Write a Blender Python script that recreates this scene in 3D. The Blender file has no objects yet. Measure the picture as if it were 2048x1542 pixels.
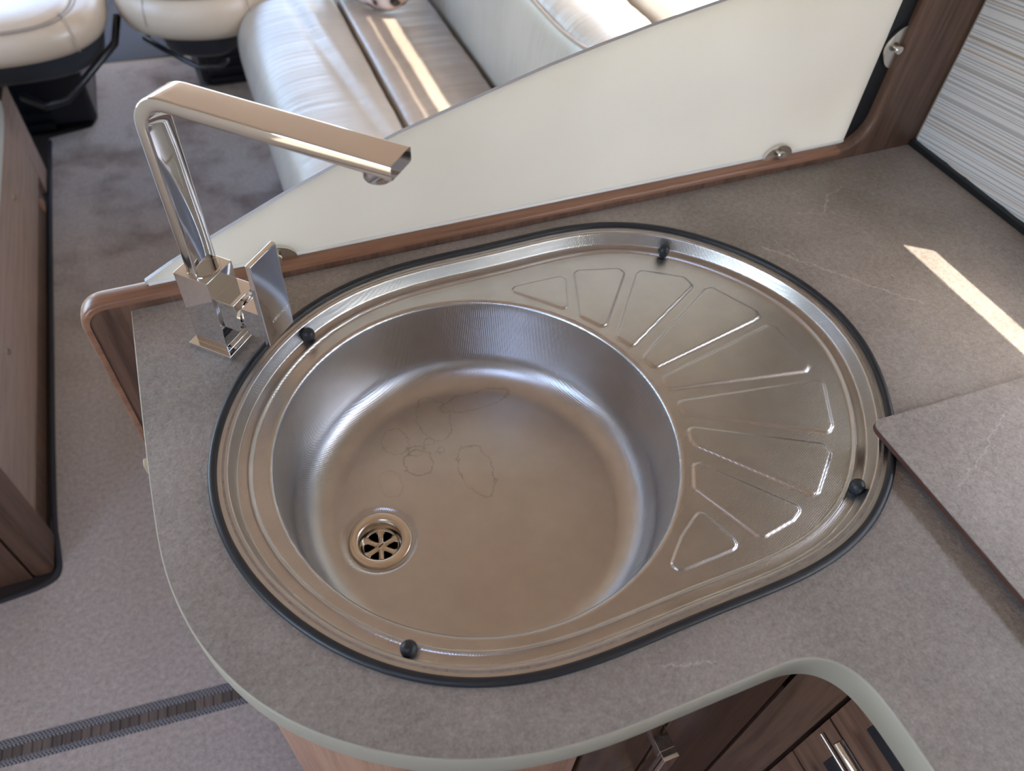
import bpy, bmesh, math, random
import numpy as np
from mathutils import Matrix, Vector
random.seed(4)
S = bpy.context.scene
C = S.collection
H = 0.9          # worktop height; every z below is measured from the worktop surface

# ------------------------------------------------------------------ camera
CAM = Vector((-0.13925, -0.35762, 0.51664 + H))
R = ((0.9299, 0.27438, 0.24497), (-0.36417, 0.5931, 0.71806), (0.05173, -0.75693, 0.65144))
cd = bpy.data.cameras.new('camera')
cam = bpy.data.objects.new('camera', cd)
C.objects.link(cam)
m = Matrix([[R[i][0], R[i][2], -R[i][1], CAM[i]] for i in range(3)] + [[0, 0, 0, 1]])
cam.matrix_world = m
cd.sensor_width = 36.0
cd.sensor_fit = 'HORIZONTAL'
cd.lens = 36.0 * 1521.67 / 2048
cd.clip_start = 0.02
cd.dof.use_dof = True
cd.dof.focus_distance = 0.66
cd.dof.aperture_fstop = 6.5
S.camera = cam

# ------------------------------------------------------------------ daylight
S.view_settings.view_transform = 'Standard'
S.view_settings.look = 'None'
S.view_settings.exposure = 2.75
S.view_settings.gamma = 1.0
S.view_settings.use_curve_mapping = False
SUN = Vector((0.566, -0.42, 1.0)).normalized()
world = bpy.data.worlds.new('sky')
S.world = world
world.use_nodes = True
wn = world.node_tree
sky = wn.nodes.new('ShaderNodeTexSky')
sky.sky_type = 'NISHITA'
sky.sun_disc = False
sky.sun_elevation = math.asin(SUN.z)
sky.sun_rotation = math.atan2(SUN.x, SUN.y)
sky.dust_density = 2.0
bgn = wn.nodes['Background']
bgn.inputs[1].default_value = 0.35
hsv = wn.nodes.new('ShaderNodeHueSaturation')
hsv.inputs['Saturation'].default_value = 0.95
wn.links.new(sky.outputs[0], hsv.inputs['Color'])
wn.links.new(hsv.outputs[0], bgn.inputs[0])
sl = bpy.data.lights.new('sun', 'SUN')
sl.energy = 1.9
sl.angle = math.radians(0.6)
sl.color = (1.0, 0.93, 0.82)
so = bpy.data.objects.new('sun', sl)
C.objects.link(so)
so.rotation_euler = SUN.to_track_quat('Z', 'Y').to_euler()
so.location = (3, 3, 6)


def portal(name, loc, direction, sx, sy):
    l = bpy.data.lights.new(name, 'AREA')
    l.shape = 'RECTANGLE'
    l.size = sx
    l.size_y = sy
    l.cycles.is_portal = True
    o = bpy.data.objects.new(name, l)
    C.objects.link(o)
    o.location = (loc[0], loc[1], loc[2] + H)
    o.rotation_euler = Vector(direction).to_track_quat('-Z', 'Y').to_euler()
    return o


# ------------------------------------------------------------------ materials
def new_mat(name):
    mt = bpy.data.materials.new(name)
    mt.use_nodes = True
    nt = mt.node_tree
    return mt, nt, nt.nodes['Principled BSDF']


def nd(nt, kind, **kw):
    n = nt.nodes.new('ShaderNode' + kind)
    for k, v in kw.items():
        if k.startswith('i_'):
            key = k[2:]
            n.inputs[int(key) if key.isdigit() else key.replace('_', ' ')].default_value = v
        else:
            setattr(n, k, v)
    return n


def lk(nt, a, b):
    nt.links.new(a, b)


def rgb(r, g, b):
    f = lambda c: (c / 255 / 12.92) if c / 255 <= 0.04045 else ((c / 255 + 0.055) / 1.055) ** 2.4
    return (f(r), f(g), f(b), 1)


def ramp(nt, fac, stops):
    n = nd(nt, 'ValToRGB')
    el = n.color_ramp.elements
    while len(el) < len(stops):
        el.new(0.5)
    for e, (p, c) in zip(el, stops):
        e.position = p
        e.color = c
    lk(nt, fac, n.inputs[0])
    return n.outputs[0]


def position(nt, scale=(1, 1, 1), rot=(0, 0, 0)):
    g = nd(nt, 'NewGeometry')
    mp = nd(nt, 'Mapping')
    mp.inputs['Scale'].default_value = scale
    mp.inputs['Rotation'].default_value = rot
    lk(nt, g.outputs['Position'], mp.inputs[0])
    return mp.outputs[0]


def noise(nt, vec, scale, detail=3, rough=0.55):
    n = nd(nt, 'TexNoise')
    n.inputs['Scale'].default_value = scale
    n.inputs['Detail'].default_value = detail
    n.inputs['Roughness'].default_value = rough
    lk(nt, vec, n.inputs['Vector'])
    return n.outputs['Fac']


def bump(nt, b, height, strength, dist, prev=None):
    n = nd(nt, 'Bump')
    n.inputs['Strength'].default_value = strength
    n.inputs['Distance'].default_value = dist
    lk(nt, height, n.inputs['Height'])
    if prev is not None:
        lk(nt, prev, n.inputs['Normal'])
    if b is not None:
        lk(nt, n.outputs[0], b.inputs['Normal'])
    return n.outputs[0]


def math_n(nt, op, a, b=None, c=None):
    n = nd(nt, 'Math', operation=op)
    for i, v in enumerate((a, b, c)):
        if v is None:
            continue
        if isinstance(v, (int, float)):
            n.inputs[i].default_value = v
        else:
            lk(nt, v, n.inputs[i])
    return n.outputs[0]


def mix(nt, fac, a, b, mode='MIX'):
    n = nd(nt, 'Mix', data_type='RGBA', blend_type=mode)
    for sock, v in ((n.inputs[0], fac), (n.inputs[6], a), (n.inputs[7], b)):
        if isinstance(v, (int, float, tuple)):
            sock.default_value = v
        else:
            lk(nt, v, sock)
    return n.outputs[2]


def plain(name, col, rough=0.5, metal=0.0, spec=0.5):
    mt, nt, b = new_mat(name)
    b.inputs['Base Color'].default_value = col
    b.inputs['Roughness'].default_value = rough
    b.inputs['Metallic'].default_value = metal
    b.inputs['Specular IOR Level'].default_value = spec
    return mt


def wood(name, c1, c2, axis='y', rough=0.4, scale=1.0, dark=None):
    mt, nt, b = new_mat(name)
    sc = {'x': (1.2, 22, 22), 'y': (22, 1.2, 22), 'z': (22, 22, 1.2)}[axis]
    v = position(nt, tuple(s * scale for s in sc))
    n1 = noise(nt, v, 3.0, 5, 0.6)
    n2 = noise(nt, v, 14.0, 3, 0.6)
    f = math_n(nt, 'MULTIPLY_ADD', n2, 0.35, math_n(nt, 'MULTIPLY', n1, 0.75))
    stops = [(0.36, c1), (0.62, c2)]
    if dark:
        stops = [(0.30, dark), (0.40, c1), (0.64, c2)]
    lk(nt, ramp(nt, f, stops), b.inputs['Base Color'])
    b.inputs['Roughness'].default_value = rough
    bump(nt, b, n2, 0.15, 0.0006)
    return mt


def stone(name):
    """warm grey laminate with a fine leathery grain and thin pale veins"""
    mt, nt, b = new_mat(name)
    p = position(nt)
    big = noise(nt, p, 5, 4, 0.6)
    fine = noise(nt, p, 420, 3, 0.7)
    mid = noise(nt, position(nt, (1, 1, 1)), 170, 3, 0.6)
    f = math_n(nt, 'ADD', math_n(nt, 'MULTIPLY', big, 0.45),
               math_n(nt, 'ADD', math_n(nt, 'MULTIPLY', fine, 0.3), math_n(nt, 'MULTIPLY', mid, 0.25)))
    col = ramp(nt, f, [(0.38, rgb(126, 117, 108)), (0.62, rgb(174, 164, 155))])
    # pale hairline veins along fixed segments of the sheet
    sep = nd(nt, 'SeparateXYZ')
    g = nd(nt, 'NewGeometry')
    lk(nt, g.outputs['Position'], sep.inputs[0])
    wob = noise(nt, p, 60, 5, 0.7)
    wob2 = noise(nt, position(nt, (1, 1, 1), (0, 0, 1.3)), 75, 5, 0.7)
    X = math_n(nt, 'MULTIPLY_ADD', math_n(nt, 'SUBTRACT', wob, 0.5), 0.018, sep.outputs[0])
    Y = math_n(nt, 'MULTIPLY_ADD', math_n(nt, 'SUBTRACT', wob2, 0.5), 0.018, sep.outputs[1])
    tot = None
    segs = [((0.542, 0.212), (0.512, 0.203), .0006), ((0.512, 0.203), (0.486, 0.174), .0008), ((0.486, 0.174), (0.455, 0.183), .0005),
            ((0.38, 0.145), (0.43, 0.085), .0011), ((0.43, 0.085), (0.49, 0.014), .0008), ((0.40, 0.15), (0.41, 0.10), .0005),
            ((0.449, -0.130), (0.403, -0.158), .0006), ((0.403, -0.158), (0.349, -0.182), .0008),
            ((0.05, -0.222), (0.09, -0.235), .0007)]
    for (ax, ay), (bx, by), w in segs:
        L2 = (bx - ax) ** 2 + (by - ay) ** 2
        dx = math_n(nt, 'SUBTRACT', X, ax)
        dy = math_n(nt, 'SUBTRACT', Y, ay)
        t = math_n(nt, 'DIVIDE', math_n(nt, 'MULTIPLY_ADD', dx, bx - ax, math_n(nt, 'MULTIPLY', dy, by - ay)), L2)
        t.node.use_clamp = True
        ex = math_n(nt, 'MULTIPLY_ADD', t, ax - bx, dx)
        ey = math_n(nt, 'MULTIPLY_ADD', t, ay - by, dy)
        d = math_n(nt, 'SQRT', math_n(nt, 'MULTIPLY_ADD', ex, ex, math_n(nt, 'MULTIPLY', ey, ey)))
        s = math_n(nt, 'SUBTRACT', 1.0, math_n(nt, 'DIVIDE', d, w * 1.6))
        s.node.use_clamp = True
        tot = s if tot is None else math_n(nt, 'MAXIMUM', tot, s)
    tot = math_n(nt, 'MULTIPLY', tot, math_n(nt, 'MULTIPLY', noise(nt, p, 200, 2), 0.95))
    lk(nt, mix(nt, tot, col, rgb(206, 197, 188)), b.inputs['Base Color'])
    b.inputs['Roughness'].default_value = 0.5
    b.inputs['Specular IOR Level'].default_value = 0.4
    n1 = bump(nt, None, fine, 0.5, 0.0006)
    bump(nt, b, mid, 0.6, 0.0015, n1)
    return mt


def steel(name, stains=False):
    """linen-finish stainless steel: fine raised dots"""
    mt, nt, b = new_mat(name)
    g = nd(nt, 'NewGeometry')
    mp = nd(nt, 'Mapping')
    mp.inputs['Rotation'].default_value = (0, 0, 0.35)
    k = 2 * math.pi / 0.0022
    mp.inputs['Scale'].default_value = (k, k, k)
    lk(nt, g.outputs['Position'], mp.inputs[0])
    sp = nd(nt, 'SeparateXYZ')
    lk(nt, mp.outputs[0], sp.inputs[0])
    dots = math_n(nt, 'MULTIPLY', math_n(nt, 'SINE', sp.outputs[0]), math_n(nt, 'SINE', sp.outputs[1]))
    n = noise(nt, position(nt), 30, 3)
    col = ramp(nt, n, [(0.3, (0.575, 0.560, 0.550, 1)), (0.7, (0.635, 0.620, 0.610, 1))])
    rgh = math_n(nt, 'MULTIPLY_ADD', n, 0.04, 0.27)
    if stains:
        q = nd(nt, 'SeparateXYZ')
        lk(nt, g.outputs['Position'], q.inputs[0])
        w1 = noise(nt, position(nt), 90, 4, 0.7)
        w2 = noise(nt, position(nt, (1, 1, 1), (0, 0, 1.0)), 80, 4, 0.7)
        X = math_n(nt, 'MULTIPLY_ADD', math_n(nt, 'SUBTRACT', w1, 0.5), 0.015, q.outputs[0])
        Y = math_n(nt, 'MULTIPLY_ADD', math_n(nt, 'SUBTRACT', w2, 0.5), 0.015, q.outputs[1])
        tot = None
        for cx, cy, rx, ry, w, a in [(-0.0371, 0.0726, 0.0144, 0.0163, 0.00138, 1.0), (0.0157, 0.0457, 0.0163, 0.0317, 0.001, 0.7), (-0.0342, 0.088, 0.0096, 0.0067, 0.00125, 0.9), (-0.0179, 0.0938, 0.0058, 0.0048, 0.001, 0.7), (-0.0515, 0.1053, 0.0135, 0.0154, 0.00088, 0.6), (0.0427, 0.1303, 0.0384, 0.0115, 0.001, 0.6), (-0.0054, 0.1207, 0.0173, 0.0288, 0.00088, 0.6), (-0.0112, 0.0803, 0.0038, 0.0038, 0.00088, 0.7), (-0.0688, 0.0572, 0.0115, 0.0154, 0.00075, 0.35)]:
            ex = math_n(nt, 'DIVIDE', math_n(nt, 'SUBTRACT', X, cx), rx)
            ey = math_n(nt, 'DIVIDE', math_n(nt, 'SUBTRACT', Y, cy), ry)
            d = math_n(nt, 'SQRT', math_n(nt, 'MULTIPLY_ADD', ex, ex, math_n(nt, 'MULTIPLY', ey, ey)))
            d = math_n(nt, 'ABSOLUTE', math_n(nt, 'SUBTRACT', d, 1.0))
            s = math_n(nt, 'SUBTRACT', 1.0, math_n(nt, 'DIVIDE', d, w / min(rx, ry)))
            s.node.use_clamp = True
            s = math_n(nt, 'MULTIPLY', s, a)
            tot = s if tot is None else math_n(nt, 'MAXIMUM', tot, s)
        floor_only = math_n(nt, 'LESS_THAN', q.outputs[2], H - 0.106)
        tot = math_n(nt, 'MULTIPLY', math_n(nt, 'MULTIPLY', tot, floor_only), math_n(nt, 'ADD', noise(nt, position(nt), 55, 2), -0.05))
        col = mix(nt, math_n(nt, 'MULTIPLY', tot, 1.1), col, (0.22, 0.18, 0.15, 1))
        rgh = math_n(nt, 'MULTIPLY_ADD', tot, 0.2, rgh)
    lk(nt, col, b.inputs['Base Color'])
    lk(nt, rgh, b.inputs['Roughness'])
    b.inputs['Metallic'].default_value = 1.0
    bump(nt, b, dots, 0.24, 0.00018)
    return mt


def leather(name, c, wrinkle='x', rough=0.38):
    mt, nt, b = new_mat(name)
    sc = {'x': (2.2, 60, 4), 'y': (60, 2.2, 4), 'n': (6, 6, 6)}[wrinkle]
    v = position(nt, sc)
    w = noise(nt, v, 1.0, 4, 0.6)
    g = noise(nt, position(nt), 600, 2, 0.6)
    big = noise(nt, position(nt), 4, 3)
    c2 = tuple(x * 0.86 for x in c[:3]) + (1,)
    lk(nt, ramp(nt, big, [(0.35, c2), (0.6, c)]), b.inputs['Base Color'])
    b.inputs['Roughness'].default_value = rough
    n1 = bump(nt, None, w, 0.35, 0.006)
    bump(nt, b, g, 0.12, 0.0006, n1)
    return mt


def carpet_mat(name, blotch=True):
    mt, nt, b = new_mat(name)
    p = position(nt)
    pile = noise(nt, p, 420, 3, 0.8)
    tuft = noise(nt, p, 110, 3, 0.65)
    bl = noise(nt, p, 5.5, 4, 0.6)
    base = ramp(nt, math_n(nt, 'MULTIPLY_ADD', tuft, 0.4, math_n(nt, 'MULTIPLY', pile, 0.6)),
                [(0.36, rgb(156, 146, 137)), (0.66, rgb(222, 212, 203))])
    if blotch:
        far = nd(nt, 'SeparateXYZ')
        lk(nt, nd(nt, 'NewGeometry').outputs['Position'], far.inputs[0])
        zone = nd(nt, 'MapRange')
        lk(nt, far.outputs[1], zone.inputs[0])
        zone.inputs[1].default_value = 0.9
        zone.inputs[2].default_value = 1.7
        st = nd(nt, 'MapRange')
        lk(nt, bl, st.inputs[0])
        st.inputs[1].default_value = 0.46
        st.inputs[2].default_value = 0.66
        base = mix(nt, math_n(nt, 'MULTIPLY', math_n(nt, 'MULTIPLY', st.outputs[0], zone.outputs[0]), 0.75), base, rgb(118, 98, 84))
    lk(nt, base, b.inputs['Base Color'])
    b.inputs['Roughness'].default_value = 0.95
    b.inputs['Specular IOR Level'].default_value = 0.1
    b.inputs['Sheen Weight'].default_value = 0.25
    bump(nt, b, math_n(nt, 'ADD', pile, tuft), 0.7, 0.004)
    return mt


def binding_mat(name):
    """woven rope of dark and pale grey yarn"""
    mt, nt, b = new_mat(name)
    v = position(nt, (1, 1, 1), (0, 0, 0.09))
    sp = nd(nt, 'SeparateXYZ')
    lk(nt, v, sp.inputs[0])
    tri = math_n(nt, 'PINGPONG', sp.outputs[1], 0.0045)
    ph = math_n(nt, 'MULTIPLY', math_n(nt, 'MULTIPLY_ADD', tri, 1.4, sp.outputs[0]), 2 * math.pi / 0.0062)
    s = math_n(nt, 'MULTIPLY_ADD', math_n(nt, 'SINE', ph), 0.5, 0.5)
    lk(nt, ramp(nt, s, [(0.4, rgb(34, 34, 38)), (0.8, rgb(176, 176, 180))]), b.inputs['Base Color'])
    b.inputs['Roughness'].default_value = 0.85
    bump(nt, b, s, 0.8, 0.002)
    return mt


def blind_mat(name):
    mt, nt, b = new_mat(name)
    sp = nd(nt, 'SeparateXYZ')
    lk(nt, nd(nt, 'NewGeometry').outputs['Position'], sp.inputs[0])
    s = math_n(nt, 'MULTIPLY_ADD', sp.outputs[1], 0.11, sp.outputs[2])
    n = nd(nt, 'TexNoise', noise_dimensions='1D')
    lk(nt, s, n.inputs['W'])
    n.inputs['Scale'].default_value = 90
    n.inputs['Detail'].default_value = 1
    ph = math_n(nt, 'MULTIPLY_ADD', s, 2 * math.pi / 0.0047, math_n(nt, 'MULTIPLY', n.outputs['Fac'], 14.0))
    st = math_n(nt, 'MULTIPLY_ADD', math_n(nt, 'SINE', ph), 0.5, 0.5)
    c = ramp(nt, st, [(0.10, rgb(206, 205, 203)), (0.45, rgb(250, 250, 250))])
    n2 = nd(nt, 'TexNoise', noise_dimensions='1D')
    lk(nt, s, n2.inputs['W'])
    n2.inputs['Scale'].default_value = 150
    warm = ramp(nt, n2.outputs['Fac'], [(0.60, (1, 1, 1, 1)), (0.70, rgb(244, 226, 210))])
    lk(nt, mix(nt, 0.8, c, warm, 'MULTIPLY'), b.inputs['Base Color'])
    b.inputs['Roughness'].default_value = 0.8
    out = nt.nodes['Material Output']
    tr = nd(nt, 'BsdfTranslucent')
    tr.inputs[0].default_value = (0.85, 0.87, 0.9, 1)
    mx = nd(nt, 'MixShader')
    mx.inputs[0].default_value = 0.10
    lk(nt, b.outputs[0], mx.inputs[1])
    lk(nt, tr.outputs[0], mx.inputs[2])
    lk(nt, mx.outputs[0], out.inputs[0])
    return mt


def frosted(name):
    mt, nt, b = new_mat(name)
    out = nt.nodes['Material Output']
    n = noise(nt, position(nt), 3, 3)
    col = ramp(nt, n, [(0.3, rgb(230, 224, 215)), (0.7, rgb(239, 234, 226))])
    lk(nt, col, b.inputs['Base Color'])
    b.inputs['Roughness'].default_value = 0.45
    tr = nd(nt, 'BsdfTranslucent')
    lk(nt, col, tr.inputs[0])
    mx = nd(nt, 'MixShader')
    mx.inputs[0].default_value = 0.6
    lk(nt, b.outputs[0], mx.inputs[1])
    lk(nt, tr.outputs[0], mx.inputs[2])
    lk(nt, mx.outputs[0], out.inputs[0])
    return mt


def fabric(name):
    mt, nt, b = new_mat(name)
    out = nt.nodes['Material Output']
    n = noise(nt, position(nt, (1, 1, 1)), 300, 2)
    col = ramp(nt, n, [(0.3, rgb(216, 208, 194)), (0.7, rgb(230, 222, 208))])
    lk(nt, col, b.inputs['Base Color'])
    b.inputs['Roughness'].default_value = 0.8
    tr = nd(nt, 'BsdfTranslucent')
    lk(nt, col, tr.inputs[0])
    mx = nd(nt, 'MixShader')
    mx.inputs[0].default_value = 0.14
    lk(nt, b.outputs[0], mx.inputs[1])
    lk(nt, tr.outputs[0], mx.inputs[2])
    lk(nt, mx.outputs[0], out.inputs[0])
    return mt


def satin_print(name):
    """satin with a dark and blush marbled print"""
    mt, nt, b = new_mat(name)
    v = position(nt, (1, 1, 1.0))
    n = nd(nt, 'TexVoronoi', feature='F1')
    n.inputs['Scale'].default_value = 24
    lk(nt, v, n.inputs['Vector'])
    n2 = noise(nt, v, 26, 3)
    f = math_n(nt, 'MULTIPLY_ADD', n2, 0.6, math_n(nt, 'MULTIPLY', n.outputs['Distance'], 0.7))
    c = ramp(nt, f, [(0.44, rgb(24, 24, 30)), (0.50, rgb(60, 52, 56)), (0.545, rgb(196, 164, 150)), (0.75, rgb(226, 208, 198))])
    lk(nt, c, b.inputs['Base Color'])
    b.inputs['Roughness'].default_value = 0.28
    return mt


M = {
    'stone': stone('grey stone laminate'),
    'edge': plain('sage edge band', rgb(170, 163, 147), 0.5),
    'steel': steel('linen stainless steel'),
    'steel_bowl': steel('linen stainless steel with water marks', True),
    'satin': plain('brushed strainer steel', (0.74, 0.66, 0.56, 1), 0.22, 1.0),
    'chrome': plain('polished chrome', (0.80, 0.80, 0.81, 1), 0.035, 1.0),
    'nickel': plain('satin nickel', (0.72, 0.68, 0.62, 1), 0.25, 1.0),
    'rubber': plain('black rubber', rgb(34, 36, 40), 0.42),
    'black_gap': plain('black seal strip', rgb(22, 25, 29), 0.5),
    'plastic': plain('black moulded plastic', rgb(26, 28, 33), 0.3),
    'plastic_grey': plain('charcoal plastic', rgb(50, 53, 58), 0.45),
    'void': plain('dark drain pipe', (0.004, 0.004, 0.004, 1), 0.9),
    'walnut_x': wood('walnut lengthwise', rgb(112, 78, 60), rgb(150, 108, 84), 'x', 0.3),
    'walnut_z': wood('walnut upright', rgb(84, 61, 50), rgb(118, 89, 73), 'z', 0.38, dark=rgb(60, 43, 36)),
    'bench_wood': wood('bench walnut', rgb(134, 112, 97), rgb(162, 138, 122), 'y', 0.42),
    'bench_end': wood('bench end walnut', rgb(78, 58, 47), rgb(106, 80, 64), 'z', 0.45),
    'door_wood': wood('pale cabinet walnut', rgb(150, 108, 84), rgb(186, 142, 114), 'z', 0.4, dark=rgb(118, 82, 64)),
    'drawer_wood': wood('dark drawer walnut', rgb(84, 58, 44), rgb(124, 90, 70), 'y', 0.4, dark=rgb(40, 28, 22)),
    'stile_wood': wood('dark stile walnut', rgb(78, 54, 42), rgb(112, 82, 64), 'z', 0.4, dark=rgb(38, 27, 22)),
    'plank_a': wood('dark plank', rgb(66, 59, 55), rgb(90, 80, 73), 'y', 0.6),
    'plank_b': wood('mid plank', rgb(80, 71, 66), rgb(108, 96, 88), 'y', 0.6),
    'core': plain('red brown panel core', rgb(84, 50, 38), 0.6),
    'leather': leather('cream leather', rgb(172, 163, 149), 'x', 0.32),
    'leather_tan': leather('taupe leather', rgb(162, 147, 131), 'x', 0.32),
    'leather_n': leather('cream seat leather', rgb(196, 178, 155), 'n', 0.33),
    'leather_pale': leather('pale bench leather', rgb(214, 216, 206), 'n'),
    'seam': plain('leather seam', rgb(150, 134, 116), 0.6),
    'carpet': carpet_mat('beige grey carpet'),
    'carpet_b': carpet_mat('beige grey rear carpet', False),
    'binding': binding_mat('woven carpet binding'),
    'binding_dark': plain('dark overlock binding', rgb(52, 53, 58), 0.9),
    'cab_mat': plain('charcoal rubber cab mat', rgb(52, 55, 62), 0.7),
    'blind': blind_mat('ribbed striped blind fabric'),
    'blind_plain': fabric('cream blind fabric'),
    'frost': frosted('frosted white acrylic'),
    'acrylic_edge': plain('grey acrylic edge', rgb(172, 172, 178), 0.3),
    'edge_glint': plain('white edge glint', rgb(236, 236, 232), 0.3),
    'satin_print': satin_print('printed satin'),
    'wall': plain('cream wall board', rgb(206, 194, 176), 0.7),
    'ceiling': plain('tan ceiling board', rgb(202, 176, 152), 0.7),
    'vinyl': plain('dark vinyl', rgb(48, 40, 35), 0.7),
    'ground': plain('pale concrete', rgb(150, 146, 138), 0.9),
    'letter': plain('etched lettering', (0.62, 0.62, 0.62, 1), 0.6, 0.0),
    'tab': plain('beige plastic', rgb(196, 178, 150), 0.5),
    'copper': plain('tan plastic cap', rgb(150, 108, 84), 0.5),
}


# ------------------------------------------------------------------ builders
def link(me, name, mat, parent=None, smooth=None, kind=None, label=None):
    V = np.empty(len(me.vertices) * 3)
    me.vertices.foreach_get('co', V)
    V = V.reshape(-1, 3)
    c = (V.min(0) + V.max(0)) / 2
    me.transform(Matrix.Translation(-Vector(c)))
    o = bpy.data.objects.new(name, me)
    C.objects.link(o)
    o.location = Vector(c) + Vector((0, 0, H))
    mats = mat if isinstance(mat, (list, tuple)) else [mat]
    for mm in mats:
        me.materials.append(M[mm])
    if smooth is not None:
        me.shade_smooth()
        me.set_sharp_from_angle(angle=math.radians(smooth))
    if parent is not None:
        o.parent = parent
        p = parent
        off = Vector((0, 0, 0))
        while p is not None:
            off += p.location
            p = p.parent
        o.location = o.location - off
    if kind:
        o['kind'] = kind
    if label:
        o['label'] = label
    return o


def pyd(name, V, F, mat, parent=None, smooth=None, **kw):
    me = bpy.data.meshes.new(name)
    me.from_pydata([tuple(map(float, v)) for v in V], [], F)
    me.update()
    return link(me, name, mat, parent, smooth, **kw)


def bmobj(name, bm, mat, parent=None, smooth=None, **kw):
    bmesh.ops.recalc_face_normals(bm, faces=bm.faces)
    me = bpy.data.meshes.new(name)
    bm.to_mesh(me)
    bm.free()
    return link(me, name, mat, parent, smooth, **kw)


def bevel_all(bm, r, seg=2, edges=None):
    if r > 0:
        bmesh.ops.bevel(bm, geom=list(edges or bm.edges), offset=r, segments=seg, profile=0.5, affect='EDGES')


def wn_mod(o):
    mo = o.modifiers.new('weighted', 'WEIGHTED_NORMAL')
    mo.keep_sharp = True
    return o


def box(name, x0, x1, y0, y1, z0, z1, mat, parent=None, r=0.002, seg=2, rot=0, piv=None, **kw):
    bm = bmesh.new()
    bmesh.ops.create_cube(bm, size=1.0)
    bmesh.ops.scale(bm, vec=(x1 - x0, y1 - y0, z1 - z0), verts=bm.verts)
    bmesh.ops.translate(bm, vec=((x0 + x1) / 2, (y0 + y1) / 2, (z0 + z1) / 2), verts=bm.verts)
    bevel_all(bm, r, seg)
    if rot:
        px, py = piv
        bmesh.ops.rotate(bm, cent=(px, py, 0), matrix=Matrix.Rotation(rot, 3, 'Z'), verts=bm.verts)
    o = bmobj(name, bm, mat, parent, 35 if r > 0 else None, **kw)
    return wn_mod(o) if r > 0 else o


def boxes(name, L, mat, parent=None, **kw):
    bm = bmesh.new()
    for x0, x1, y0, y1, z0, z1 in L:
        g = bmesh.ops.create_cube(bm, size=1.0)['verts']
        bmesh.ops.scale(bm, vec=(x1 - x0, y1 - y0, z1 - z0), verts=g)
        bmesh.ops.translate(bm, vec=((x0 + x1) / 2, (y0 + y1) / 2, (z0 + z1) / 2), verts=g)
    return bmobj(name, bm, mat, parent, None, **kw)


def prism(name, poly, mat, parent=None, to3=lambda u, v, w: (u, v, w), w0=0.0, w1=0.01, r=0.0, smooth=35, seg=2, **kw):
    """extrude a 2D outline between w0 and w1; to3 maps (u, v, w) to xyz"""
    bm = bmesh.new()
    a = [bm.verts.new(to3(u, v, w0)) for u, v in poly]
    b = [bm.verts.new(to3(u, v, w1)) for u, v in poly]
    n = len(poly)
    bm.faces.new(a)
    bm.faces.new(b[::-1])
    for i in range(n):
        bm.faces.new((a[i], b[i], b[(i + 1) % n], a[(i + 1) % n]))
    if r > 0:
        ed = [e for e in bm.edges if (e.verts[0] in a[:]) == (e.verts[1] in a[:])]
        bmesh.ops.bevel(bm, geom=ed, offset=r, segments=seg, profile=0.5, affect='EDGES')
    o = bmobj(name, bm, mat, parent, smooth, **kw)
    return wn_mod(o) if r > 0 else o


def sweep(name, path, profile, mat, parent=None, closed=False, up=(0, 0, 1), cap=True, smooth=40, **kw):
    """sweep a closed 2D profile (side, up) along a 3D path"""
    P = np.array(path, float)
    n = len(P)
    k = len(profile)
    V, F = [], []
    for i in range(n):
        if closed:
            t = P[(i + 1) % n] - P[i - 1]
        else:
            t = P[min(i + 1, n - 1)] - P[max(i - 1, 0)]
        t = t / np.linalg.norm(t)
        u = np.array(up(i) if callable(up) else up, float)
        s = np.cross(t, u)
        s /= np.linalg.norm(s)
        u2 = np.cross(s, t)
        for a, b in profile:
            V.append(P[i] + s * a + u2 * b)
    m = n if closed else n - 1
    for i in range(m):
        for j in range(k):
            a, b = i * k + j, i * k + (j + 1) % k
            c, d = ((i + 1) % n) * k + (j + 1) % k, ((i + 1) % n) * k + j
            F.append((a, d, c, b))
    if cap and not closed:
        F.append(tuple(range(k)))
        F.append(tuple(range((n - 1) * k, n * k))[::-1])
    bm = bmesh.new()
    vs = [bm.verts.new(v) for v in V]
    for f in F:
        bm.faces.new([vs[i] for i in f])
    return bmobj(name, bm, mat, parent, smooth, **kw)


def circ(r, n=10, sx=1, sy=1):
    return [(r * sx * math.cos(2 * math.pi * i / n), r * sy * math.sin(2 * math.pi * i / n)) for i in range(n)]


def rrect(w, h, r, n=3):
    out = []
    for cx, cy, a0 in ((w / 2 - r, h / 2 - r, 0), (-w / 2 + r, h / 2 - r, 90), (-w / 2 + r, -h / 2 + r, 180), (w / 2 - r, -h / 2 + r, 270)):
        for i in range(n + 1):
            a = math.radians(a0 + 90 * i / n)
            out.append((cx + r * math.cos(a), cy + r * math.sin(a)))
    return out


def lathe(name, prof, mat, parent=None, center=(0, 0, 0), axis=(0, 0, 1), n=48, smooth=40, **kw):
    ax = Vector(axis).normalized()
    q = Vector((0, 0, 1)).rotation_difference(ax)
    bm = bmesh.new()
    rows = []
    for r, z in prof:
        if r < 1e-6:
            rows.append([bm.verts.new(Vector(center) + q @ Vector((0, 0, z)))])
        else:
            rows.append([bm.verts.new(Vector(center) + q @ Vector((r * math.cos(2 * math.pi * i / n), r * math.sin(2 * math.pi * i / n), z))) for i in range(n)])
    for A, B in zip(rows, rows[1:]):
        for i in range(n):
            j = (i + 1) % n
            if len(A) == 1 and len(B) == 1:
                continue
            if len(A) == 1:
                bm.faces.new((A[0], B[i], B[j]))
            elif len(B) == 1:
                bm.faces.new((A[i], B[0], A[j]))
            else:
                bm.faces.new((A[i], B[i], B[j], A[j]))
    return bmobj(name, bm, mat, parent, smooth, **kw)


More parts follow.
